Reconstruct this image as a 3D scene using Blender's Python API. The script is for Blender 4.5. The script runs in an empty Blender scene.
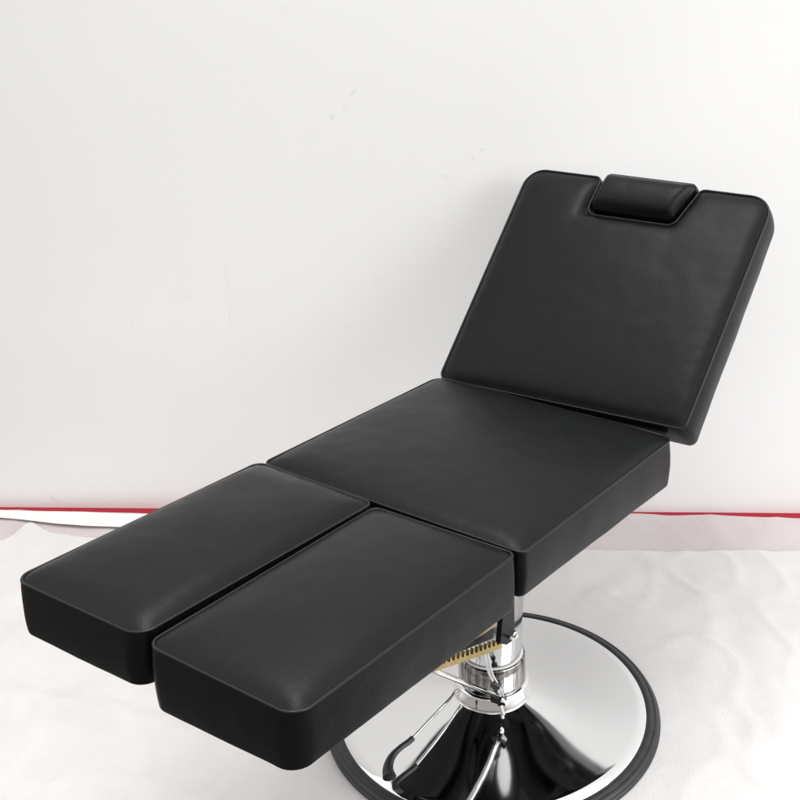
import bpy, bmesh, math, random
import numpy as np
from mathutils import Vector, Matrix, noise
from mathutils.geometry import delaunay_2d_cdt

random.seed(7)
sc = bpy.context.scene
col = sc.collection
R = math.radians

# ------------------------------------------------------------------ materials
def new_mat(name):
    m = bpy.data.materials.new(name); m.use_nodes = True
    nt = m.node_tree; b = nt.nodes['Principled BSDF']
    return m, nt, b
def node(nt, t, **kw):
    n = nt.nodes.new(t)
    for k, v in kw.items(): setattr(n, k, v)
    return n
def tex_coord(nt):
    return node(nt, 'ShaderNodeTexCoord').outputs['Object']
def noise_tex(nt, co, scale, detail=4, rough=.55):
    n = node(nt, 'ShaderNodeTexNoise'); n.inputs['Scale'].default_value = scale
    n.inputs['Detail'].default_value = detail; n.inputs['Roughness'].default_value = rough
    nt.links.new(co, n.inputs['Vector']); return n.outputs['Fac']
def ramp(nt, fac, a, b, ca, cb):
    r = node(nt, 'ShaderNodeValToRGB'); e = r.color_ramp.elements
    e[0].position = a; e[1].position = b
    e[0].color = (*ca, 1) if not isinstance(ca, float) else (ca, ca, ca, 1)
    e[1].color = (*cb, 1) if not isinstance(cb, float) else (cb, cb, cb, 1)
    nt.links.new(fac, r.inputs['Fac']); return r.outputs['Color']
def bump(nt, b, hts, dist):
    prev = None
    for h, s in hts:
        n = node(nt, 'ShaderNodeBump'); n.inputs['Strength'].default_value = s; n.inputs['Distance'].default_value = dist
        nt.links.new(h, n.inputs['Height'])
        if prev: nt.links.new(prev, n.inputs['Normal'])
        prev = n.outputs['Normal']
    nt.links.new(prev, b.inputs['Normal'])

def leather(name, base, rough, spec=.5):
    m, nt, b = new_mat(name)
    co = tex_coord(nt)
    v = node(nt, 'ShaderNodeTexVoronoi'); v.inputs['Scale'].default_value = 420
    nt.links.new(co, v.inputs['Vector'])
    n1 = noise_tex(nt, co, 9, 3)
    n2 = noise_tex(nt, co, 60, 3)
    nt.links.new(ramp(nt, n1, .3, .7, rough - .04, rough + .06), b.inputs['Roughness'])
    nt.links.new(ramp(nt, n2, .3, .7, base, tuple(c * 1.25 for c in base)), b.inputs['Base Color'])
    b.inputs['Specular IOR Level'].default_value = spec
    bump(nt, b, [(v.outputs['Distance'], .10), (n1, .04)], .002)
    return m
M_leather = leather('black_leather', (.0032, .0039, .0040), .36, .19)
M_piping = leather('piping_leather', (.0034, .0038, .0040), .28, .36)
M_under, nt, b = new_mat('black_underside'); b.inputs['Base Color'].default_value = (.008, .008, .008, 1); b.inputs['Roughness'].default_value = .8

M_chrome, nt, b = new_mat('chrome')
b.inputs['Metallic'].default_value = 1; b.inputs['Base Color'].default_value = (.80, .80, .80, 1)
co = tex_coord(nt); n1 = noise_tex(nt, co, 14, 4)
nt.links.new(ramp(nt, n1, .3, .75, .035, .085), b.inputs['Roughness'])
bump(nt, b, [(noise_tex(nt, co, 7, 2), .02)], .004)

M_sleeve, nt, b = new_mat('painted_streak_chrome')
b.inputs['Metallic'].default_value = 1
co = tex_coord(nt); mp = node(nt, 'ShaderNodeMapping'); mp.inputs['Scale'].default_value = (95, 95, 1.2)
nt.links.new(co, mp.inputs['Vector']); st = noise_tex(nt, mp.outputs['Vector'], 1.0, 3)
nt.links.new(ramp(nt, st, .36, .66, (.05, .044, .040), (.44, .425, .41)), b.inputs['Base Color'])  # room reflections painted into the chrome colour as dark and light streaks
b.inputs['Roughness'].default_value = .12
bump(nt, b, [(st, .5)], .003)

M_satin, nt, b = new_mat('satin_chrome')
b.inputs['Metallic'].default_value = 1; b.inputs['Base Color'].default_value = (.52, .52, .52, 1)
nt.links.new(ramp(nt, noise_tex(nt, tex_coord(nt), 25, 4), .3, .7, .05, .10), b.inputs['Roughness'])

M_rubber, nt, b = new_mat('black_rubber')
co = tex_coord(nt)
nt.links.new(ramp(nt, noise_tex(nt, co, 40, 5), .35, .75, (.011, .012, .013), (.026, .027, .028)), b.inputs['Base Color'])
b.inputs['Roughness'].default_value = .42
M_grip, nt, b = new_mat('grip_rubber'); b.inputs['Base Color'].default_value = (.012, .013, .014, 1); b.inputs['Roughness'].default_value = .38

M_pale_top, nt, b = new_mat('pale_sleeve_top'); b.inputs['Base Color'].default_value = (.72, .72, .71, 1); b.inputs['Roughness'].default_value = .3  # pale colour stands in for bright reflection on the sleeve's metal top
M_zinc, nt, b = new_mat('yellow_zinc')
b.inputs['Metallic'].default_value = .9
nt.links.new(ramp(nt, noise_tex(nt, tex_coord(nt), 30, 4), .3, .7, (.36, .26, .11), (.54, .42, .21)), b.inputs['Base Color'])
b.inputs['Roughness'].default_value = .34
M_steel, nt, b = new_mat('black_steel'); b.inputs['Base Color'].default_value = (.007, .007, .0075, 1); b.inputs['Roughness'].default_value = .4; b.inputs['Specular IOR Level'].default_value = .25

M_wall, nt, b = new_mat('white_plaster')
co = tex_coord(nt)
big = noise_tex(nt, co, 1.1, 4); mid = noise_tex(nt, co, 5.5, 6, .6); fine = noise_tex(nt, co, 45, 6, .65)
c1 = ramp(nt, big, .3, .72, (.835, .830, .820), (.865, .863, .858))
spots = ramp(nt, mid, .66, .80, 1.0, .93)
sp2 = ramp(nt, fine, .70, .80, 1.0, .95)
def mul(nt, a, bb):
    x = node(nt, 'ShaderNodeMix', data_type='RGBA', blend_type='MULTIPLY'); x.inputs['Factor'].default_value = 1
    nt.links.new(a, x.inputs[6]); nt.links.new(bb, x.inputs[7]); return x.outputs[2]
nt.links.new(mul(nt, mul(nt, c1, spots), sp2), b.inputs['Base Color'])
b.inputs['Roughness'].default_value = .55; b.inputs['Specular IOR Level'].default_value = .3
bump(nt, b, [(noise_tex(nt, co, 3, 5), .10), (noise_tex(nt, co, 90, 4), .05)], .004)

M_mark, nt, b = new_mat('wall_scuff'); b.inputs['Base Color'].default_value = (.785, .778, .768, 1); b.inputs['Roughness'].default_value = .7

M_floor, nt, b = new_mat('grey_floor')
nt.links.new(ramp(nt, noise_tex(nt, tex_coord(nt), 6, 6), .3, .7, (.07, .066, .062), (.11, .104, .098)), b.inputs['Base Color'])
b.inputs['Roughness'].default_value = .5
M_carpet, nt, b = new_mat('red_carpet')
co = tex_coord(nt)
nt.links.new(ramp(nt, noise_tex(nt, co, 220, 3), .3, .7, (.27, .009, .020), (.46, .018, .036)), b.inputs['Base Color'])
b.inputs['Roughness'].default_value = .95
bump(nt, b, [(noise_tex(nt, co, 300, 2), .6)], .004)

def cloth(name, ca, cb, clear):
    m, nt, b = new_mat(name)
    co = tex_coord(nt)
    fib = noise_tex(nt, co, 160, 5, .7); soft = noise_tex(nt, co, 4.5, 5, .6)
    nt.links.new(ramp(nt, soft, .3, .7, ca, cb), b.inputs['Base Color'])
    b.inputs['Roughness'].default_value = .9; b.inputs['Specular IOR Level'].default_value = .1
    bump(nt, b, [(fib, .25), (noise_tex(nt, co, 28, 4), .18), (soft, .25)], .006)
    if clear > 0:
        tr = node(nt, 'ShaderNodeBsdfTransparent'); mx = node(nt, 'ShaderNodeMixShader')
        nt.links.new(ramp(nt, fib, .35, .7, clear * .6, clear * 1.4), mx.inputs[0])
        out = nt.nodes['Material Output']
        nt.links.new(b.outputs[0], mx.inputs[1]); nt.links.new(tr.outputs[0], mx.inputs[2]); nt.links.new(mx.outputs[0], out.inputs[0])
    return m
M_cloth1 = cloth('thin_cloth', (.63, .565, .57), (.70, .645, .65), .14)
M_cloth2 = cloth('double_cloth', (.640, .618, .610), (.70, .686, .680), .0)
M_hem = cloth('folded_cloth', (.78, .76, .755), (.83, .815, .81), .02)

# ------------------------------------------------------------------ helpers
def link(name, bm, mat, parent=None, smooth=True):
    me = bpy.data.meshes.new(name)
    bmesh.ops.recalc_face_normals(bm, faces=bm.faces[:])
    bm.to_mesh(me); bm.free()
    if smooth:
        for p in me.polygons: p.use_smooth = True
    me.materials.append(mat)
    o = bpy.data.objects.new(name, me); col.objects.link(o)
    if parent: o.parent = parent
    return o
def sharp(o, ang=35):
    me = o.data
    bm = bmesh.new(); bm.from_mesh(me)
    for e in bm.edges:
        if len(e.link_faces) == 2 and e.calc_face_angle(0) > R(ang): e.smooth = False
    bm.to_mesh(me); bm.free()
    return o
def tube(bm, pts, rads, n=12, closed=False, caps=True):
    pts = [Vector(p) for p in pts]; N = len(pts)
    if not hasattr(rads, '__len__'): rads = [rads] * N
    rings = []; up = None
    for i, p in enumerate(pts):
        a = pts[(i - 1) % N] if closed or i > 0 else p
        c = pts[(i + 1) % N] if closed or i < N - 1 else p
        t = (c - a).normalized()
        if up is None:
            up = t.orthogonal().normalized()
        up = (up - t * up.dot(t)).normalized()
        s = t.cross(up)
        rings.append([bm.verts.new(p + (up * math.cos(2 * math.pi * k / n) + s * math.sin(2 * math.pi * k / n)) * rads[i]) for k in range(n)])
    M = N if closed else N - 1
    for i in range(M):
        A, B = rings[i], rings[(i + 1) % N]
        if closed and i == N - 1:      # match the twist at the seam
            best = min(range(n), key=lambda s: (A[0].co - B[s].co).length); B = B[best:] + B[:best]
        for k in range(n):
            bm.faces.new((A[k], A[(k + 1) % n], B[(k + 1) % n], B[k]))
    if caps and not closed:
        bm.faces.new(rings[0]); bm.faces.new(rings[-1])
def smooth_path(pts, sub=8):
    P = [Vector(p) for p in pts]; out = []
    for i in range(len(P) - 1):
        p0 = P[max(i - 1, 0)]; p1 = P[i]; p2 = P[i + 1]; p3 = P[min(i + 2, len(P) - 1)]
        for k in range(sub):
            t = k / sub
            out.append(.5 * ((2 * p1) + (p2 - p0) * t + (2 * p0 - 5 * p1 + 4 * p2 - p3) * t * t + (3 * p1 - p0 - 3 * p2 + p3) * t ** 3))
    out.append(P[-1]); return out
def lathe(bm, prof, n=128, center=(0, 0)):
    rings = []
    for r, z in prof:
        if r < 1e-5: rings.append([bm.verts.new((center[0], center[1], z))])
        else: rings.append([bm.verts.new((center[0] + r * math.cos(2 * math.pi * k / n), center[1] + r * math.sin(2 * math.pi * k / n), z)) for k in range(n)])
    for A, B in zip(rings, rings[1:]):
        for k in range(n):
            a = [A[k % len(A)], A[(k + 1) % len(A)], B[(k + 1) % len(B)], B[k % len(B)]]
            f = []
            for v in a:
                if v not in f: f.append(v)
            if len(f) > 2: bm.faces.new(f)
def box_between(bm, p, q, w, h, upv=(0, 0, 1), bev=.002):
    p = Vector(p); q = Vector(q); t = (q - p).normalized(); s = t.cross(Vector(upv)).normalized(); u = s.cross(t)
    t2 = bmesh.new(); vs = []
    for e in (p, q):
        for a, c in ((-1, -1), (1, -1), (1, 1), (-1, 1)): vs.append(t2.verts.new(e + s * a * w / 2 + u * c * h / 2))
    for f in ((0, 1, 2, 3), (7, 6, 5, 4), (0, 4, 5, 1), (1, 5, 6, 2), (2, 6, 7, 3), (3, 7, 4, 0)): t2.faces.new([vs[i] for i in f])
    if bev: bmesh.ops.bevel(t2, geom=t2.edges[:], offset=bev, segments=2, affect='EDGES')
    merge(bm, t2)
def merge(bm, t2):
    me = bpy.data.meshes.new('tmp'); t2.to_mesh(me); t2.free(); bm.from_mesh(me); bpy.data.meshes.remove(me)
def extrude_poly(bm, pts3, nrm, th):
    t2 = bmesh.new(); nrm = Vector(nrm).normalized()
    a = [t2.verts.new(Vector(p) + nrm * th / 2) for p in pts3]; c = [t2.verts.new(Vector(p) - nrm * th / 2) for p in pts3]
    t2.faces.new(a); t2.faces.new(c[::-1]); n = len(a)
    for i in range(n): t2.faces.new((a[i], c[i], c[(i + 1) % n], a[(i + 1) % n]))
    merge(bm, t2)
def roundpoly(pts, rads, step=.0035, seg=10):
    """closed 2D polygon with filleted corners, densely sampled"""
    n = len(pts); out = []
    for i in range(n):
        P = Vector(pts[i]); A = Vector(pts[i - 1]); B = Vector(pts[(i + 1) % n])
        a = (A - P).normalized(); b_ = (B - P).normalized(); r = rads[i]
        ang = a.angle(b_)
        d = r / math.tan(ang / 2)
        c = P + (a + b_).normalized() * (r / math.sin(ang / 2))
        s = P + a * d - c; e = P + b_ * d - c
        tot = math.pi - ang
        sg = 1 if s.x * e.y - s.y * e.x > 0 else -1
        for k in range(seg + 1):
            th = sg * tot * k / seg
            out.append((c.x + s.x * math.cos(th) - s.y * math.sin(th), c.y + s.x * math.sin(th) + s.y * math.cos(th)))
    res = []
    for i in range(len(out)):
        p = np.array(out[i]); q = np.array(out[(i + 1) % len(out)]); L = np.linalg.norm(q - p)
        k = max(1, int(round(L / .012)))
        if L < 1e-6: continue
        for j in range(k): res.append(tuple(p + (q - p) * j / k))
    return res
def trilin(C):
    C = {k: np.array(v) for k, v in C.items()}
    def f(u, v, w):
        s = 0
        for (i, j, k), c in C.items():
            s = s + c * ((u if i else 1 - u) * (v if j else 1 - v) * (w if k else 1 - w))
        return s
    return f
def n3(p, sc_, seed=0): return noise.noise(Vector((p[0] * sc_ + seed, p[1] * sc_ - seed, p[2] * sc_ + 2 * seed)))

def cushion(name, parent, fmap, L, W, T, outline, crown, seed, grid=.0065, edge_k=.006, pipe_r=.0027, bulge=.0035, rb=.008, wob=.0012, label=None, mat=None):
    """upholstered pad: crowned top, soft side band, rounded bottom edge, corded piping round the top seam"""
    mat = mat or M_leather
    O = np.array(outline); nO = len(O)
    ce = O.mean(0)
    area = .5 * np.sum(O[:, 0] * np.roll(O[:, 1], -1) - np.roll(O[:, 0], -1) * O[:, 1])
    if area < 0: O = O[::-1]
    nxt = np.roll(O, -1, 0); prv = np.roll(O, 1, 0)
    tg = nxt - prv; tg /= np.linalg.norm(tg, axis=1)[:, None]
    nr = np.stack([tg[:, 1], -tg[:, 0]], 1)             # outward
    def P3(a, b_, w): return np.array(fmap(a / L, b_ / W, w))
    o0 = P3(L / 2, W / 2, 0)
    up = np.cross(P3(L, W / 2, 0) - P3(0, W / 2, 0), P3(L / 2, W, 0) - P3(L / 2, 0, 0)); up /= np.linalg.norm(up)
    if np.dot(up, P3(L / 2, W / 2, 0) - P3(L / 2, W / 2, 1)) < 0: up = -up
    # --- top
    xs = np.arange(O[:, 0].min(), O[:, 0].max(), grid); ys = np.arange(O[:, 1].min(), O[:, 1].max(), grid)
    G = np.array([(x + random.uniform(-.0001, .0001), y) for x in xs for y in ys])
    seg = nxt - O; sl = (seg ** 2).sum(1)
    d = np.empty(len(G)); inside = np.zeros(len(G), bool)
    for i in range(0, len(G), 2000):
        g = G[i:i + 2000, None, :]
        t = np.clip(((g - O) * seg).sum(2) / sl, 0, 1)
        d[i:i + 2000] = np.sqrt((((g - O - t[..., None] * seg)) ** 2).sum(2)).min(1)
        cr = ((O[:, 1] > g[..., 1]) != (nxt[:, 1] > g[..., 1])) & (g[..., 0] < (nxt[:, 0] - O[:, 0]) * (g[..., 1] - O[:, 1]) / (nxt[:, 1] - O[:, 1] + 1e-12) + O[:, 0])
        inside[i:i + 2000] = cr.sum(1) % 2 == 1
    keep = inside & (d > grid * .55)
    G = G[keep]; d = d[keep]
    ver = [Vector(p) for p in O] + [Vector(p) for p in G]
    dd = np.concatenate([np.zeros(nO), d])
    vo, _, fo, ov, _, _ = delaunay_2d_cdt(ver, [], [list(range(nO))], 1, 1e-6)
    bm = bmesh.new(); vs = []
    for k, p in enumerate(vo):
        di = dd[ov[k][0]] if ov[k] else 0
        h = crown(p.x, p.y, di) * (1 - math.exp(-di / edge_k)) - .0015 * math.exp(-di / .003)
        q = P3(p.x, p.y, 0) + up * h
        q = q + up * (.0011 * n3(q, 9, seed) + .0006 * n3(q, 26, seed)) * min(1, di / .03)
        q = q + up * .0011 * (n3(q, 38, seed + 4) + .5 * n3(q, 80, seed + 6)) * (1 - math.exp(-di / .006)) * math.exp(-di / .035)
        vs.append(bm.verts.new(q))
    for f in fo:
        try: bm.faces.new([vs[i] for i in f])
        except ValueError: pass
    # --- side band
    prof = [(0, .01)] + [(bulge * math.sin(math.pi * t) , t) for t in (.08, .16, .26, .38, .5, .62, .74, .84)]
    kb = rb / T
    for k in range(6):
        a = math.pi / 2 * k / 5
        prof.append((-rb * (1 - math.cos(a)) + bulge * .25 * (1 - k / 5), 1 - kb + kb * math.sin(a)))
    rings = []
    for off, w in prof:
        ring = []
        for (a, b_), (na, nb) in zip(O, nr):
            q0 = P3(a, b_, w)
            wv = wob * (n3(q0, 11, seed + 3) + .6 * n3(q0, 30, seed + 5)) * math.sin(math.pi * min(1, w * 1.3) / 1.3 * .9)
            q = P3(a + na * (off + wv), b_ + nb * (off + wv), w + (wob * .9 * n3(q0, 8, seed + 9) / T if w > .6 else 0))
            ring.append(bm.verts.new(q))
        rings.append(ring)
    for A, B in zip(rings, rings[1:]):
        for k in range(nO): bm.faces.new((A[k], A[(k + 1) % nO], B[(k + 1) % nO], B[k]))
    bm.faces.new(rings[-1])
    o = link(name, bm, mat, parent)
    if label: o['label'] = label
    # --- piping
    if pipe_r:
        bm = bmesh.new()
        tube(bm, [P3(a - na * .0018, b_ - nb * .0018, -.0006 / T) for (a, b_), (na, nb) in zip(O, nr)], pipe_r, 8, closed=True)
        link('piping', bm, M_piping, o)
    return o

def rect_crown(L, W, h1, h2, k=.028):
    def f(a, b_, d):
        e = (1 - math.exp(-max(a, 0) / k)) * (1 - math.exp(-max(L - a, 0) / k)) * (1 - math.exp(-max(b_, 0) / k)) * (1 - math.exp(-max(W - b_, 0) / k))
        x = 2 * a / L - 1; y = 2 * b_ / W - 1
        return h1 * e + h2 * max(0, (1 - x * x)) * max(0, (1 - y * y))
    return f

# ------------------------------------------------------------------ the chair
chair = bpy.data.objects.new('tattoo_chair', None); col.objects.link(chair)
chair['label'] = 'black leather reclined chair with split leg cushions on a round chrome base'
chair['category'] = 'chair'

S_ = {(0, 0, 0): [0.0619, -0.371, 0.6337], (0, 0, 1): [0.0589, -0.3741, 0.5468], (0, 1, 0): [-0.4375, -0.0434, 0.6282], (0, 1, 1): [-0.4394, -0.0485, 0.5368], (1, 0, 0): [0.3654, 0.1045, 0.6056], (1, 0, 1): [0.3655, 0.096, 0.5066], (1, 1, 0): [-0.1325, 0.4325, 0.6009], (1, 1, 1): [-0.1345, 0.4273, 0.5095]}
R_ = {(0, 0, 0): [0.0496, -0.3793, 0.6365], (0, 0, 1): [0.0478, -0.3869, 0.5333], (0, 1, 0): [-0.2003, -0.2203, 0.6319], (0, 1, 1): [-0.2025, -0.2259, 0.5331], (1, 0, 0): [-0.2305, -0.8168, 0.6662], (1, 0, 1): [-0.2369, -0.8204, 0.5721], (1, 1, 0): [-0.4714, -0.6625, 0.6632], (1, 1, 1): [-0.4721, -0.6714, 0.5569]}
L_ = {(0, 0, 0): [-0.2066, -0.2128, 0.6366], (0, 0, 1): [-0.2088, -0.2183, 0.5378], (0, 1, 0): [-0.4444, -0.0523, 0.6339], (0, 1, 1): [-0.4466, -0.0579, 0.5351], (1, 0, 0): [-0.4891, -0.6452, 0.6651], (1, 0, 1): [-0.4962, -0.6484, 0.572], (1, 1, 0): [-0.7357, -0.4926, 0.6591], (1, 1, 1): [-0.7377, -0.4969, 0.5629]}
B_ = {(0, 0, 0): [0.3959, 0.1319, 0.618], (0, 0, 1): [0.4272, 0.1715, 0.5588], (0, 1, 0): [-0.1266, 0.4608, 0.592], (0, 1, 1): [-0.0982, 0.5036, 0.5402], (1, 0, 0): [0.6107, 0.4652, 1.0039], (1, 0, 1): [0.6341, 0.5087, 0.9542], (1, 1, 0): [0.0872, 0.804, 0.9994], (1, 1, 1): [0.1157, 0.8467, 0.9475]}

Ls, Ws, Ts = .5654, .60, .0915
seat = cushion('seat', chair, trilin(S_), Ls, Ws, Ts, roundpoly([(0, 0), (Ls + .011, 0), (Ls + .011, Ws), (0, Ws)], [.014, .03, .035, .022]), rect_crown(Ls + .011, Ws, .017, .012, .022), 1)
Ll, Wl, Tl = .5223, .286, .099
for C, sd, rad, b0, b1 in ((R_, 2, [.016, .032, .026, .018], 0, .0035), (L_, 5, [.018, .030, .030, .022], -.0035, 0)):
    rcl = rect_crown(Ll + .006, Wl + .0035, .017, .012, .020)
    cushion('leg_cushion', chair, trilin(C), Ll, Wl, Tl, roundpoly([(-.006, b0), (Ll, b0), (Ll, Wl + b1), (-.006, Wl + b1)], rad), lambda a, b_, d, b0=b0: rcl(a + .006, b_ - b0, d), sd)

Lb, Wb, Tb = .5618, .6204, .073
fB = trilin(B_)
va0, va1, vb0, vb1, nd = .279 * Wb, .674 * Wb, .330 * Wb, .682 * Wb, .176 * Lb
back_out = roundpoly([(-.005, 0), (Lb, 0), (Lb, va0), (Lb - nd, vb0), (Lb - nd, vb1), (Lb, va1), (Lb, Wb), (-.005, Wb)],
                     [.016, .055, .018, .022, .022, .018, .050, .022])
rc = rect_crown(Lb, Wb, .015, .010, .020)
def back_crown(a, b_, d):
    # pull the face down towards the head notch
    da = Lb - nd - a; t = max(0, min(1, (a - (Lb - nd)) / nd)) if nd else 0
    lo = vb0 + (va0 - vb0) * t; hi = vb1 + (va1 - vb1) * t
    dn = math.hypot(max(da, 0), max(lo - b_, b_ - hi, 0))
    return rc(a, b_, d) * (1 - math.exp(-dn / .011))
backrest = cushion('backrest', chair, fB, Lb, Wb, Tb, back_out, back_crown, 9)
pv0, pv1, qv0, qv1 = va0 + .005, va1 - .013, vb0 + .006, vb1 - .006
a0, a1 = Lb - nd + .008, Lb + .007
hp_out = roundpoly([(a0, qv0), (a1, pv0), (a1, pv1), (a0, qv1)], [.016, .012, .012, .016])
def pillow_crown(a, b_, d):
    x = (a - a0) / (a1 - a0) * 2 - 1
    ends = (1 - math.exp(-max(d, 0) / .0038))
    return (.025 * (max(0, 1 - .985 * abs(x) ** 2.4)) ** .5) * ends
cushion('headrest_pillow', chair, lambda u, v, w: fB(u, v, w * .62 - .12), Lb, Wb, Tb * .62, hp_out, pillow_crown, 13, grid=.0045, edge_k=.006, pipe_r=0, bulge=.003)

# webbing strip closing the gap between the seat and the backrest
fS = trilin(S_)
bm = bmesh.new()
pa = [fS(.985, v, .10) for v in np.linspace(.07, .985, 24)]; pb = [fB(.02, v, .35) for v in np.linspace(.07, .985, 24)]
va = []
for p, q in zip(pa, pb):
    p = np.array(p); q = np.array(q); m_ = (p + q) / 2 - np.array([0, 0, .012])
    va.append([bm.verts.new(x) for x in (p, p * .6 + m_ * .4, m_, q * .6 + m_ * .4, q)])
for A, B in zip(va, va[1:]):
    for k in range(4): bm.faces.new((A[k], A[k + 1], B[k + 1], B[k]))
o = link('hinge_webbing', bm, M_under, chair)
md = o.modifiers.new('thick', 'SOLIDIFY'); md.thickness = .004

# steel under-frame that carries the cushions
bm = bmesh.new()
for v in (.25, .75): box_between(bm, fS(.06, v, 1.16), fS(.95, v, 1.16), .03, .026)
for u in (.12, .88): box_between(bm, fS(u, .17, 1.19), fS(u, .83, 1.19), .03, .028)
sharp(link('seat_frame', bm, M_steel, chair))
for C in (R_, L_):
    f = trilin(C); bm = bmesh.new()
    box_between(bm, f(-.05, .5, 1.10), f(.8, .5, 1.10), .032, .020)
    box_between(bm, f(.72, .22, 1.07), f(.72, .78, 1.07), .03, .016)
    sharp(link('leg_support', bm, M_steel, chair))
for v in (.30, .70):
    bm = bmesh.new()
    box_between(bm, fS(.86, v, 1.10), fS(1.02, v, 1.06), .022, .012, bev=.002)
    box_between(bm, fS(1.0, v, 1.06), fB(.45, v, 1.10), .022, .010, bev=.002)
    tube(bm, [fS(1.0, v - .03, 1.05), fS(1.0, v + .03, 1.05)], .010, 20)
    sharp(link('backrest_hinge', bm, M_steel, chair))
# ---- chrome base, collar, sleeve, bell
prof = []
for k in range(41):
    t = k / 40
    r = .309 + (.082 - .309) * t
    prof.append((r, .0285 + .018 * t + .0175 * t ** 4))
prof = [(.3275, .012), (.3300, .016), (.3300, .0195), (.3285, .0215), (.3240, .0236), (.3180, .0262), (.3130, .0279)] + prof + [(.050, .068)]
bm = bmesh.new(); lathe(bm, prof, 192)
base = link('base_plate', bm, M_chrome, chair)
bm = bmesh.new()
lathe(bm, [(.328, .001), (.3575, .001), (.3595, .003), (.3590, .007), (.3560, .0095), (.3550, .0105), (.3560, .0115), (.3545, .0150), (.3500, .0185), (.3470, .0190), (.3460, .0180), (.3440, .0195), (.3390, .0215), (.3330, .0222), (.3302, .0200), (.328, .012), (.328, .001)], 192)
link('rubber_rim', bm, M_rubber, base)
bm = bmesh.new()
lathe(bm, [(.050, .060), (.0825, .0615), (.0840, .0635), (.0838, .0690), (.0822, .0760), (.0803, .0840), (.0795, .0900), (.0785, .0945), (.0750, .0970), (.050, .0970)], 96)
sharp(link('base_collar', bm, M_chrome, base), 60)
bm = bmesh.new()
lathe(bm, [(.050, .095), (.0700, .0960), (.0715, .0975), (.0712, .1300), (.0700, .1570), (.0685, .1600), (.0655, .1610), (.050, .1610)], 96)
pump = sharp(link('pump_sleeve', bm, M_sleeve, chair), 60)
bm = bmesh.new()
lathe(bm, [(.040, .1640), (.0625, .1642), (.0632, .1660), (.0632, .20), (.0650, .26), (.0690, .32), (.0700, .36), (.0700, .455), (.0690, .468), (.03, .468)], 96)
link('pump_column', bm, M_satin, chair)
bm = bmesh.new()
lathe(bm, [(.045, .1612), (.0660, .1614), (.0662, .1620), (.0655, .1632), (.0630, .1642), (.0610, .1648), (.045, .1665)], 96)
sharp(link('pale_top_ring', bm, M_pale_top, pump), 50)  # added ring, pale to imitate the bright shine of the sleeve top
bm = bmesh.new()
c0 = fS(.5, .5, 1.30)
lathe(bm, [(0.001, .465), (.10, .466), (.11, .470), (.11, .482), (.10, .486), (0.001, .486)], 64)
sharp(link('mounting_plate', bm, M_steel, chair))

# ---- yellow zinc ratchet below the near leg cushion, its bracket and bolt
h = Vector((-.549, -.836, 0)); nn = Vector((-.836, .549, 0)); q0 = Vector((.0278, -.3081, 0))
def rk(s, z): return q0 + h * s + Vector((0, 0, z))
zl = lambda s: .404 + .354 * s + .12 * s * s
pts = [rk(s, zl(s)) for s in np.linspace(.006, .27, 20)]
top = []
s = .265
while s > .014:
    top += [rk(s, zl(s) + .0085), rk(s - .0026, zl(s) + .0175), rk(s - .0046, zl(s) + .0175), rk(s - .0066, zl(s) + .0085)]
    s -= .0130
bm = bmesh.new(); extrude_poly(bm, pts + top, nn, .007)
rack = sharp(link('ratchet_bar', bm, M_zinc, chair, smooth=False))
bm = bmesh.new()
zu = lambda s: .446 + .10 * s + .5 * s * s
off = nn * .014
pts = [rk(s, zu(s)) + off for s in np.linspace(-.005, .22, 14)] + [rk(s, zu(s) + .026) + off for s in np.linspace(.22, -.005, 14)]
extrude_poly(bm, pts, nn, .005)
sharp(link('ratchet_arm', bm, M_zinc, chair, smooth=False))
bm = bmesh.new()
bp = [(0.0272, -0.3636, 0.530), (0.044, -0.3381, 0.530), (0.0439, -0.3382, 0.4523), (0.0385, -0.3465, 0.4440), (0.0310, -0.3579, 0.4460), (0.0202, -0.3743, 0.4598), (0.0238, -0.3688, 0.503)]
extrude_poly(bm, bp, nn, .010)
brk = sharp(link('leg_bracket', bm, M_steel, chair, smooth=False))
bm = bmesh.new()
bc = Vector((.0388, -.3551, .4660)); tube(bm, [bc - nn * .012 + Vector((0, 0, 0)), bc + nn * .004], .0085, 6)
tube(bm, [bc - nn * .016, bc - nn * .012], .0045, 16)
sharp(link('bolt', bm, M_chrome, brk, smooth=False))

bm = bmesh.new()
pts = [rk(s_, .412 + .33 * s_) + nn * .024 for s_ in np.linspace(.0, .26, 12)] + [rk(s_, .520 + .06 * s_) + nn * .024 for s_ in np.linspace(.26, .0, 12)]
extrude_poly(bm, pts, nn, .006)
sharp(link('hinge_plate', bm, M_steel, chair, smooth=False))
bm = bmesh.new()
box_between(bm, (-.035, -.28, .490), (-.035, -.085, .482), .11, .055, bev=.006)
sharp(link('reflection_blocker', bm, M_steel, chair))  # added black box, meant to darken the column's reflection in the dome
# ---- hand lever rod, joint and control cable in front of the collar
bm = bmesh.new()
J = Vector((.0141, -.100, .1165))
tube(bm, [J + Vector((.004, 0, .004)), Vector((-.0947, -.20, .2587)), Vector((-.155, -.256, .338))], .0052, 16)
rod = link('lever_rod', bm, M_chrome, chair)
bm = bmesh.new()
box_between(bm, J + Vector((-.014, .004, .004)), J + Vector((.014, .002, -.004)), .020, .020, bev=.003)
jt = sharp(link('lever_joint', bm, M_steel, rod))
bm = bmesh.new()
tube(bm, [J + Vector((.010, -.006, .0)), J + Vector((.019, -.012, .001))], .0085, 6)
tube(bm, [J + Vector((.004, -.004, -.012)), J + Vector((.010, -.008, -.034))], .0056, 6)
tube(bm, [J + Vector((.008, -.007, -.030)), J + Vector((.0095, -.008, -.042))], .0036, 12)
sharp(link('lock_nut', bm, M_chrome, rod, smooth=False))
bm = bmesh.new()
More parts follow.
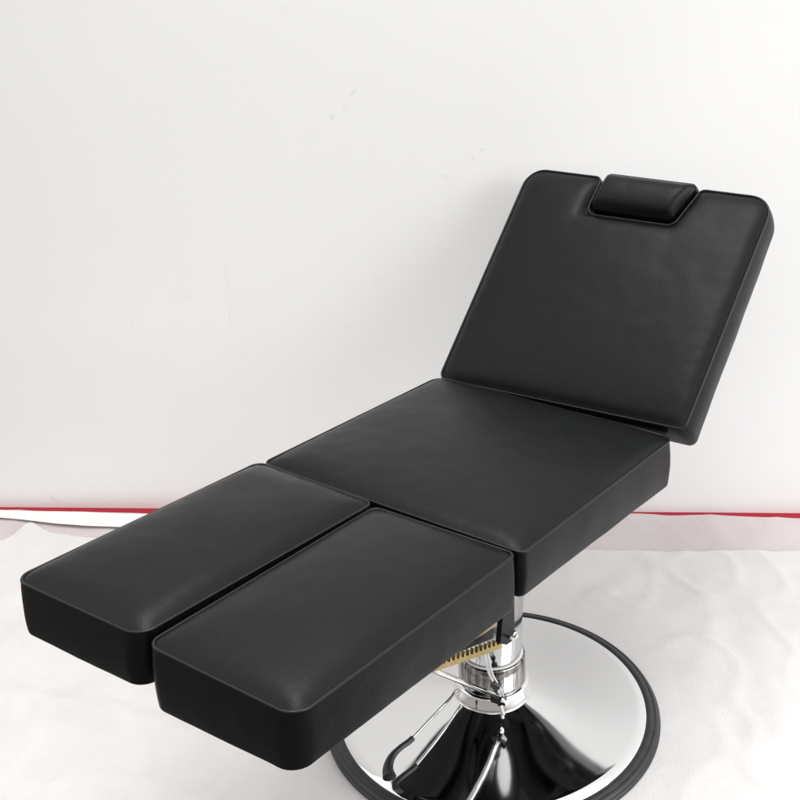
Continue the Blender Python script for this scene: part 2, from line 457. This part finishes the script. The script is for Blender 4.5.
cp = smooth_path([(-.012, -.100, .262), (-.0105, -.104, .231), (-.003, -.104, .185), (.0100, -.102, .152), (.020, -.104, .126)])
tube(bm, cp, .0030, 12)
tube(bm, [p + Vector((.006, -.001, .001)) for p in cp[6:]], .0022, 10)
cab = link('control_cable', bm, M_chrome, chair)
bm = bmesh.new()
tube(bm, [(.004, -.103, .158), (.0155, -.1025, .149)], .0088, 16)
sharp(link('cable_clamp', bm, M_grip, cab))

# ---- foot pump lever with its rubber grip, and the curved chrome lever beside it
bm = bmesh.new()
pp = smooth_path([(-.060, -.030, .088), (-.0775, -.0412, .086), (-.0874, -.0578, .082), (-.1255, -.1183, .077), (-.163, -.179, .072)])
tube(bm, pp, [.0034] * len(pp), 12)
ped = link('foot_lever', bm, M_chrome, chair)
bm = bmesh.new()
pp = smooth_path([(-.157, -.171, .0725), (-.166, -.182, .0715), (-.1803, -.1967, .070), (-.1946, -.217, .066), (-.2002, -.2424, .060), (-.1955, -.262, .0555)])
n_ = len(pp); tube(bm, pp, [.0062 + .0075 * max(0, (i / (n_ - 1) - .45) / .55) ** 1.3 for i in range(n_)], 16)
sharp(link('lever_grip', bm, M_grip, ped), 50)

# ------------------------------------------------------------------ setting
def sheet_mesh(name, poly, z, mat, zfun, grid=.02, thick=.0009):
    O = []
    n = len(poly)
    for i in range(n):
        p = np.array(poly[i]); q = np.array(poly[(i + 1) % n]); L = np.linalg.norm(q - p); k = max(1, int(L / .02))
        for j in range(k): O.append(p + (q - p) * j / k)
    O = np.array(O); nxt = np.roll(O, -1, 0)
    xs = np.arange(O[:, 0].min(), O[:, 0].max(), grid); ys = np.arange(O[:, 1].min(), O[:, 1].max(), grid)
    G = np.array([(x, y) for x in xs for y in ys])
    ins = np.zeros(len(G), bool); dmin = np.full(len(G), 9.)
    for i in range(len(O)):
        a = O[i]; b_ = nxt[i]
        c = ((a[1] > G[:, 1]) != (b_[1] > G[:, 1])) & (G[:, 0] < (b_[0] - a[0]) * (G[:, 1] - a[1]) / (b_[1] - a[1] + 1e-12) + a[0])
        ins ^= c
        dmin = np.minimum(dmin, np.hypot(G[:, 0] - a[0], G[:, 1] - a[1]))
    G = G[ins & (dmin > grid * .4)]
    vo, _, fo, _, _, _ = delaunay_2d_cdt([Vector(p) for p in O] + [Vector(p) for p in G], [], [list(range(len(O)))], 1, 1e-6)
    bm = bmesh.new()
    vs = [bm.verts.new((p.x, p.y, z + zfun(p.x, p.y))) for p in vo]
    for f in fo: bm.faces.new([vs[i] for i in f])
    for f in bm.faces:
        f.normal_update()
        if f.normal.z < 0: f.normal_flip()
    me = bpy.data.meshes.new(name); bm.to_mesh(me); bm.free()
    for p in me.polygons: p.use_smooth = True
    me.materials.append(mat)
    o = bpy.data.objects.new(name, me); col.objects.link(o)
    return o
def tag(o, label, cat): o['label'] = label; o['category'] = cat

bm = bmesh.new()
bmesh.ops.create_grid(bm, x_segments=2, y_segments=2, size=6, matrix=Matrix.Translation((0, -4.9, -.010)))
floor = link('floor', bm, M_floor); floor['kind'] = 'structure'
bm = bmesh.new()
vs = [bm.verts.new(p) for p in ((-2.6, .30, 0), (2.6, .30, 0), (2.6, 1.0, 0), (-2.6, 1.0, 0))]; bm.faces.new(vs)
carpet = link('carpet', bm, M_carpet); carpet['kind'] = 'structure'; carpet.location.z = -.004

# wall, standing very slightly askew to the frame
bm = bmesh.new()
W0 = Vector((-1.46, .884, 0)); W1 = Vector((.85, .866, 0)); wd = (W1 - W0).normalized()
Pa = W0 - wd * 3.5; Pb = W1 + wd * 3.5; wn = Vector((wd.y, -wd.x, 0))
vs = [bm.verts.new(p) for p in (Pa + Vector((0, 0, -.02)), Pb + Vector((0, 0, -.02)), Pb + Vector((0, 0, 3.0)), Pa + Vector((0, 0, 3.0)))]
bk = [bm.verts.new(v.co - wn * .12) for v in vs]
bm.faces.new(vs); bm.faces.new(bk[::-1])
for i in range(4): bm.faces.new((vs[i], bk[i], bk[(i + 1) % 4], vs[(i + 1) % 4]))
wall = link('wall', bm, M_wall, smooth=False)
tag(wall, 'plain white plastered wall with faint scuffs behind the chair', 'wall')
bm = bmesh.new()
def on_wall(x, z, e=.0012):
    t = (x - W0.x) / wd.x; return W0 + wd * t + wn * e + Vector((0, 0, z))
def scratch(x, z, dx, dz, w):
    a = on_wall(x, z); b_ = on_wall(x + dx, z + dz); m = (a + b_) / 2 + Vector((dz, 0, -dx)) * .08
    t = (b_ - a).normalized(); s = t.cross(wn).normalized()
    L = [(a, .15), ((a + m) / 2, .8), (m, 1), ((m + b_) / 2, .6), (b_, .1)]
    vv = [(bm.verts.new(p + s * w * k), bm.verts.new(p - s * w * k)) for p, k in L]
    for A, B in zip(vv, vv[1:]): bm.faces.new((A[0], A[1], B[1], B[0]))
for a in ((-.3240, .688, .022, .022, .0010), (-.410, .566, .012, -.003, .0016), (-1.312, .040, .028, -.028, .0030), (-.832, .650, .012, -.010, .0016), (-.988, .590, .006, -.020, .0012),
          (-.7051, .760, -.003, -.10, .0007), (-.7085, .640, -.002, -.09, .0007), (-.690, .52, -.002, -.06, .0006), (-.0365, 1.031, .012, .008, .0016), (-.060, 1.005, .008, .014, .0012),
          (-.407, 1.11, .010, .018, .0016), (-.353, 1.17, .016, .020, .0014), (-.375, 1.13, .006, .02, .0010), (-.21, 1.02, .012, .004, .0012), (-.13, .97, .014, -.004, .0010), (-.50, .84, .010, .008, .0010), (.80, .62, .016, .01, .0012), (.76, .55, .01, .012, .0010)):
    scratch(*a)
link('scuff_mark', bm, M_mark, wall, smooth=False)

def wr(x, y, s, seed): return noise.noise(Vector((x * s + seed, y * s * 1.3 - seed, seed)))
def ridge(x, y, s, seed): return 1 - abs(noise.noise(Vector((x * s + seed, y * s * .7, seed * 2))))
back_edge = [(-3.2, .868), (-1.461, .862), (-1.25, .853), (-1.037, .842), (-.8, .836), (-.4, .838), (.0, .846), (.263, .851), (.404, .850), (.47, .845), (.55, .848), (.629, .846), (.74, .838), (.849, .830), (1.2, .832), (2.4, .83)]
zf = lambda x, y: .0008 + max(0, min(1, (y - .62) / .05)) * ( .0016 * (wr(x, y, 9, 3) + 1) + .0024 * max(0, ridge(x, y, 5, 2) - .82) / .18)
A = sheet_mesh('cloth_sheet', back_edge + [(2.4, .56), (-3.2, .56)], -.003, M_cloth1, zf)
tag(A, 'thin pinkish cloth sheet along the foot of the wall', 'cloth sheet')
hem = [(-3.2, .866), (-1.461, .860), (-1.25, .851), (-1.037, .840), (-.86, .835), (-.85, .752), (-1.085, .765), (-1.17, .768), (-1.248, .777), (-1.361, .804), (-1.439, .816), (-1.6, .824), (-2.2, .80), (-3.2, .79)]
Hm = sheet_mesh('cloth_strip', [(x, y - .012) for x, y in hem], .000, M_hem, lambda x, y: .004 + .003 * (wr(x, y, 7, 8) + 1) + .006 * math.exp(-max(0, (y - .76 + .1 * (x + 1.1))) / .02) * .5)
tag(Hm, 'narrow folded white cloth strip lying below the wall at left', 'cloth sheet')
front_edge = [(-1.66, .66), (-1.6, .670), (-1.40, .675), (-1.372, .682), (-1.355, .712), (-1.342, .762), (-1.333, .776), (-1.320, .774), (-1.307, .763), (-1.282, .742), (-1.258, .727), (-1.225, .716), (-1.148, .700), (-1.0, .68), (-.6, .66), (-.2, .645), (.25, .646), (.40, .642), (.541, .640), (.68, .646), (.805, .648), (1.2, .655), (2.4, .66)]
def zB(x, y):
    r = math.hypot(x, y)
    m = 1 / (1 + math.exp(-(r - .44) / .03))
    h = .0028 * (wr(x, y, 4, 11) + 1) + .0018 * (wr(x, y, 13, 4) + 1) + .0035 * (max(0, ridge(x, y, 2.6, 6) - .84) / .16) ** 1.5 + .004 * (max(0, ridge(x + 3, y, 6.5, 9) - .86) / .14) ** 1.5
    # soft fold across the lower left
    t = (x + 1.1055) / .4646; yc = .0273 - .11 * t - .02 * t * t
    h += .020 * math.exp(-((y - yc) / .045) ** 2) * max(0, 1 - ((t - .5) / .95) ** 2)
    h += .012 * math.exp(-((x - .62) / .05) ** 2) * math.exp(-((y + .05) / .35) ** 2) * .5
    return h * m + .0035 * max(0, min(1, (y - .50) / .06))
Bs = sheet_mesh('cloth_sheet', front_edge + [(2.4, -.50), (-1.02, -.50), (-1.30, .0)], -.0008, M_cloth2, zB, grid=.013)
tag(Bs, 'wide wrinkled white cloth sheet spread under the chrome chair base', 'cloth sheet')

# ------------------------------------------------------------------ light
w = bpy.data.worlds.new('World'); sc.world = w; w.use_nodes = True
nt = w.node_tree; bg = nt.nodes['Background']
tc = node(nt, 'ShaderNodeTexCoord'); dt = node(nt, 'ShaderNodeVectorMath', operation='DOT_PRODUCT')
nt.links.new(tc.outputs['Generated'], dt.inputs[0]); dt.inputs[1].default_value = (.22, .50, .70)
ma = node(nt, 'ShaderNodeMath', operation='MULTIPLY_ADD'); nt.links.new(dt.outputs['Value'], ma.inputs[0]); ma.inputs[1].default_value = .5; ma.inputs[2].default_value = .5
cr = node(nt, 'ShaderNodeValToRGB'); e = cr.color_ramp.elements       # a dim room behind the camera, a bright ceiling towards the wall
e[0].position = .36; e[0].color = (.30, .285, .27, 1); e[1].position = .86; e[1].color = (1, 1, 1, 1)
x_ = e.new(.50); x_.color = (.80, .795, .79, 1)
nt.links.new(ma.outputs[0], cr.inputs['Fac']); nt.links.new(cr.outputs['Color'], bg.inputs['Color'])
bg.inputs['Strength'].default_value = 1.52
def area(name, loc, target, size, energy, colr):
    l = bpy.data.lights.new(name, 'AREA'); l.shape = 'RECTANGLE'; l.size, l.size_y = size; l.energy = energy; l.color = colr
    o = bpy.data.objects.new(name, l); col.objects.link(o); o.location = loc
    o.rotation_euler = (Vector(target) - Vector(loc)).to_track_quat('-Z', 'Y').to_euler(); return o
area('window_light', (4.8, -2.6, 2.5), (-.2, .6, .8), (4.0, 3.2), 155, (.965, .985, 1.0))
area('ceiling_light', (-.2, .2, 3.7), (-.1, .25, .6), (2.2, .9), 42, (1.0, .99, .97))

# ------------------------------------------------------------------ camera
cam = bpy.data.cameras.new('camera'); co = bpy.data.objects.new('camera', cam); col.objects.link(co)
m = Matrix(((0.998599, 0.001264, 0.052895), (0.047506, 0.418718, -0.906873), (-0.023295, 0.908115, 0.418072)))
co.matrix_world = Matrix.Translation((0.04921, -1.94279, 1.62583)) @ m.to_4x4()
cam.sensor_width = 36; cam.lens = 1126.05 / 800 * 36
cam.shift_x = -55.16 / 800; cam.shift_y = 6.075 / 800
cam.clip_start = .05; cam.clip_end = 200
sc.camera = co
sc.view_settings.view_transform = 'Standard'; sc.view_settings.look = 'None'
sc.view_settings.exposure = .13; sc.view_settings.gamma = 1
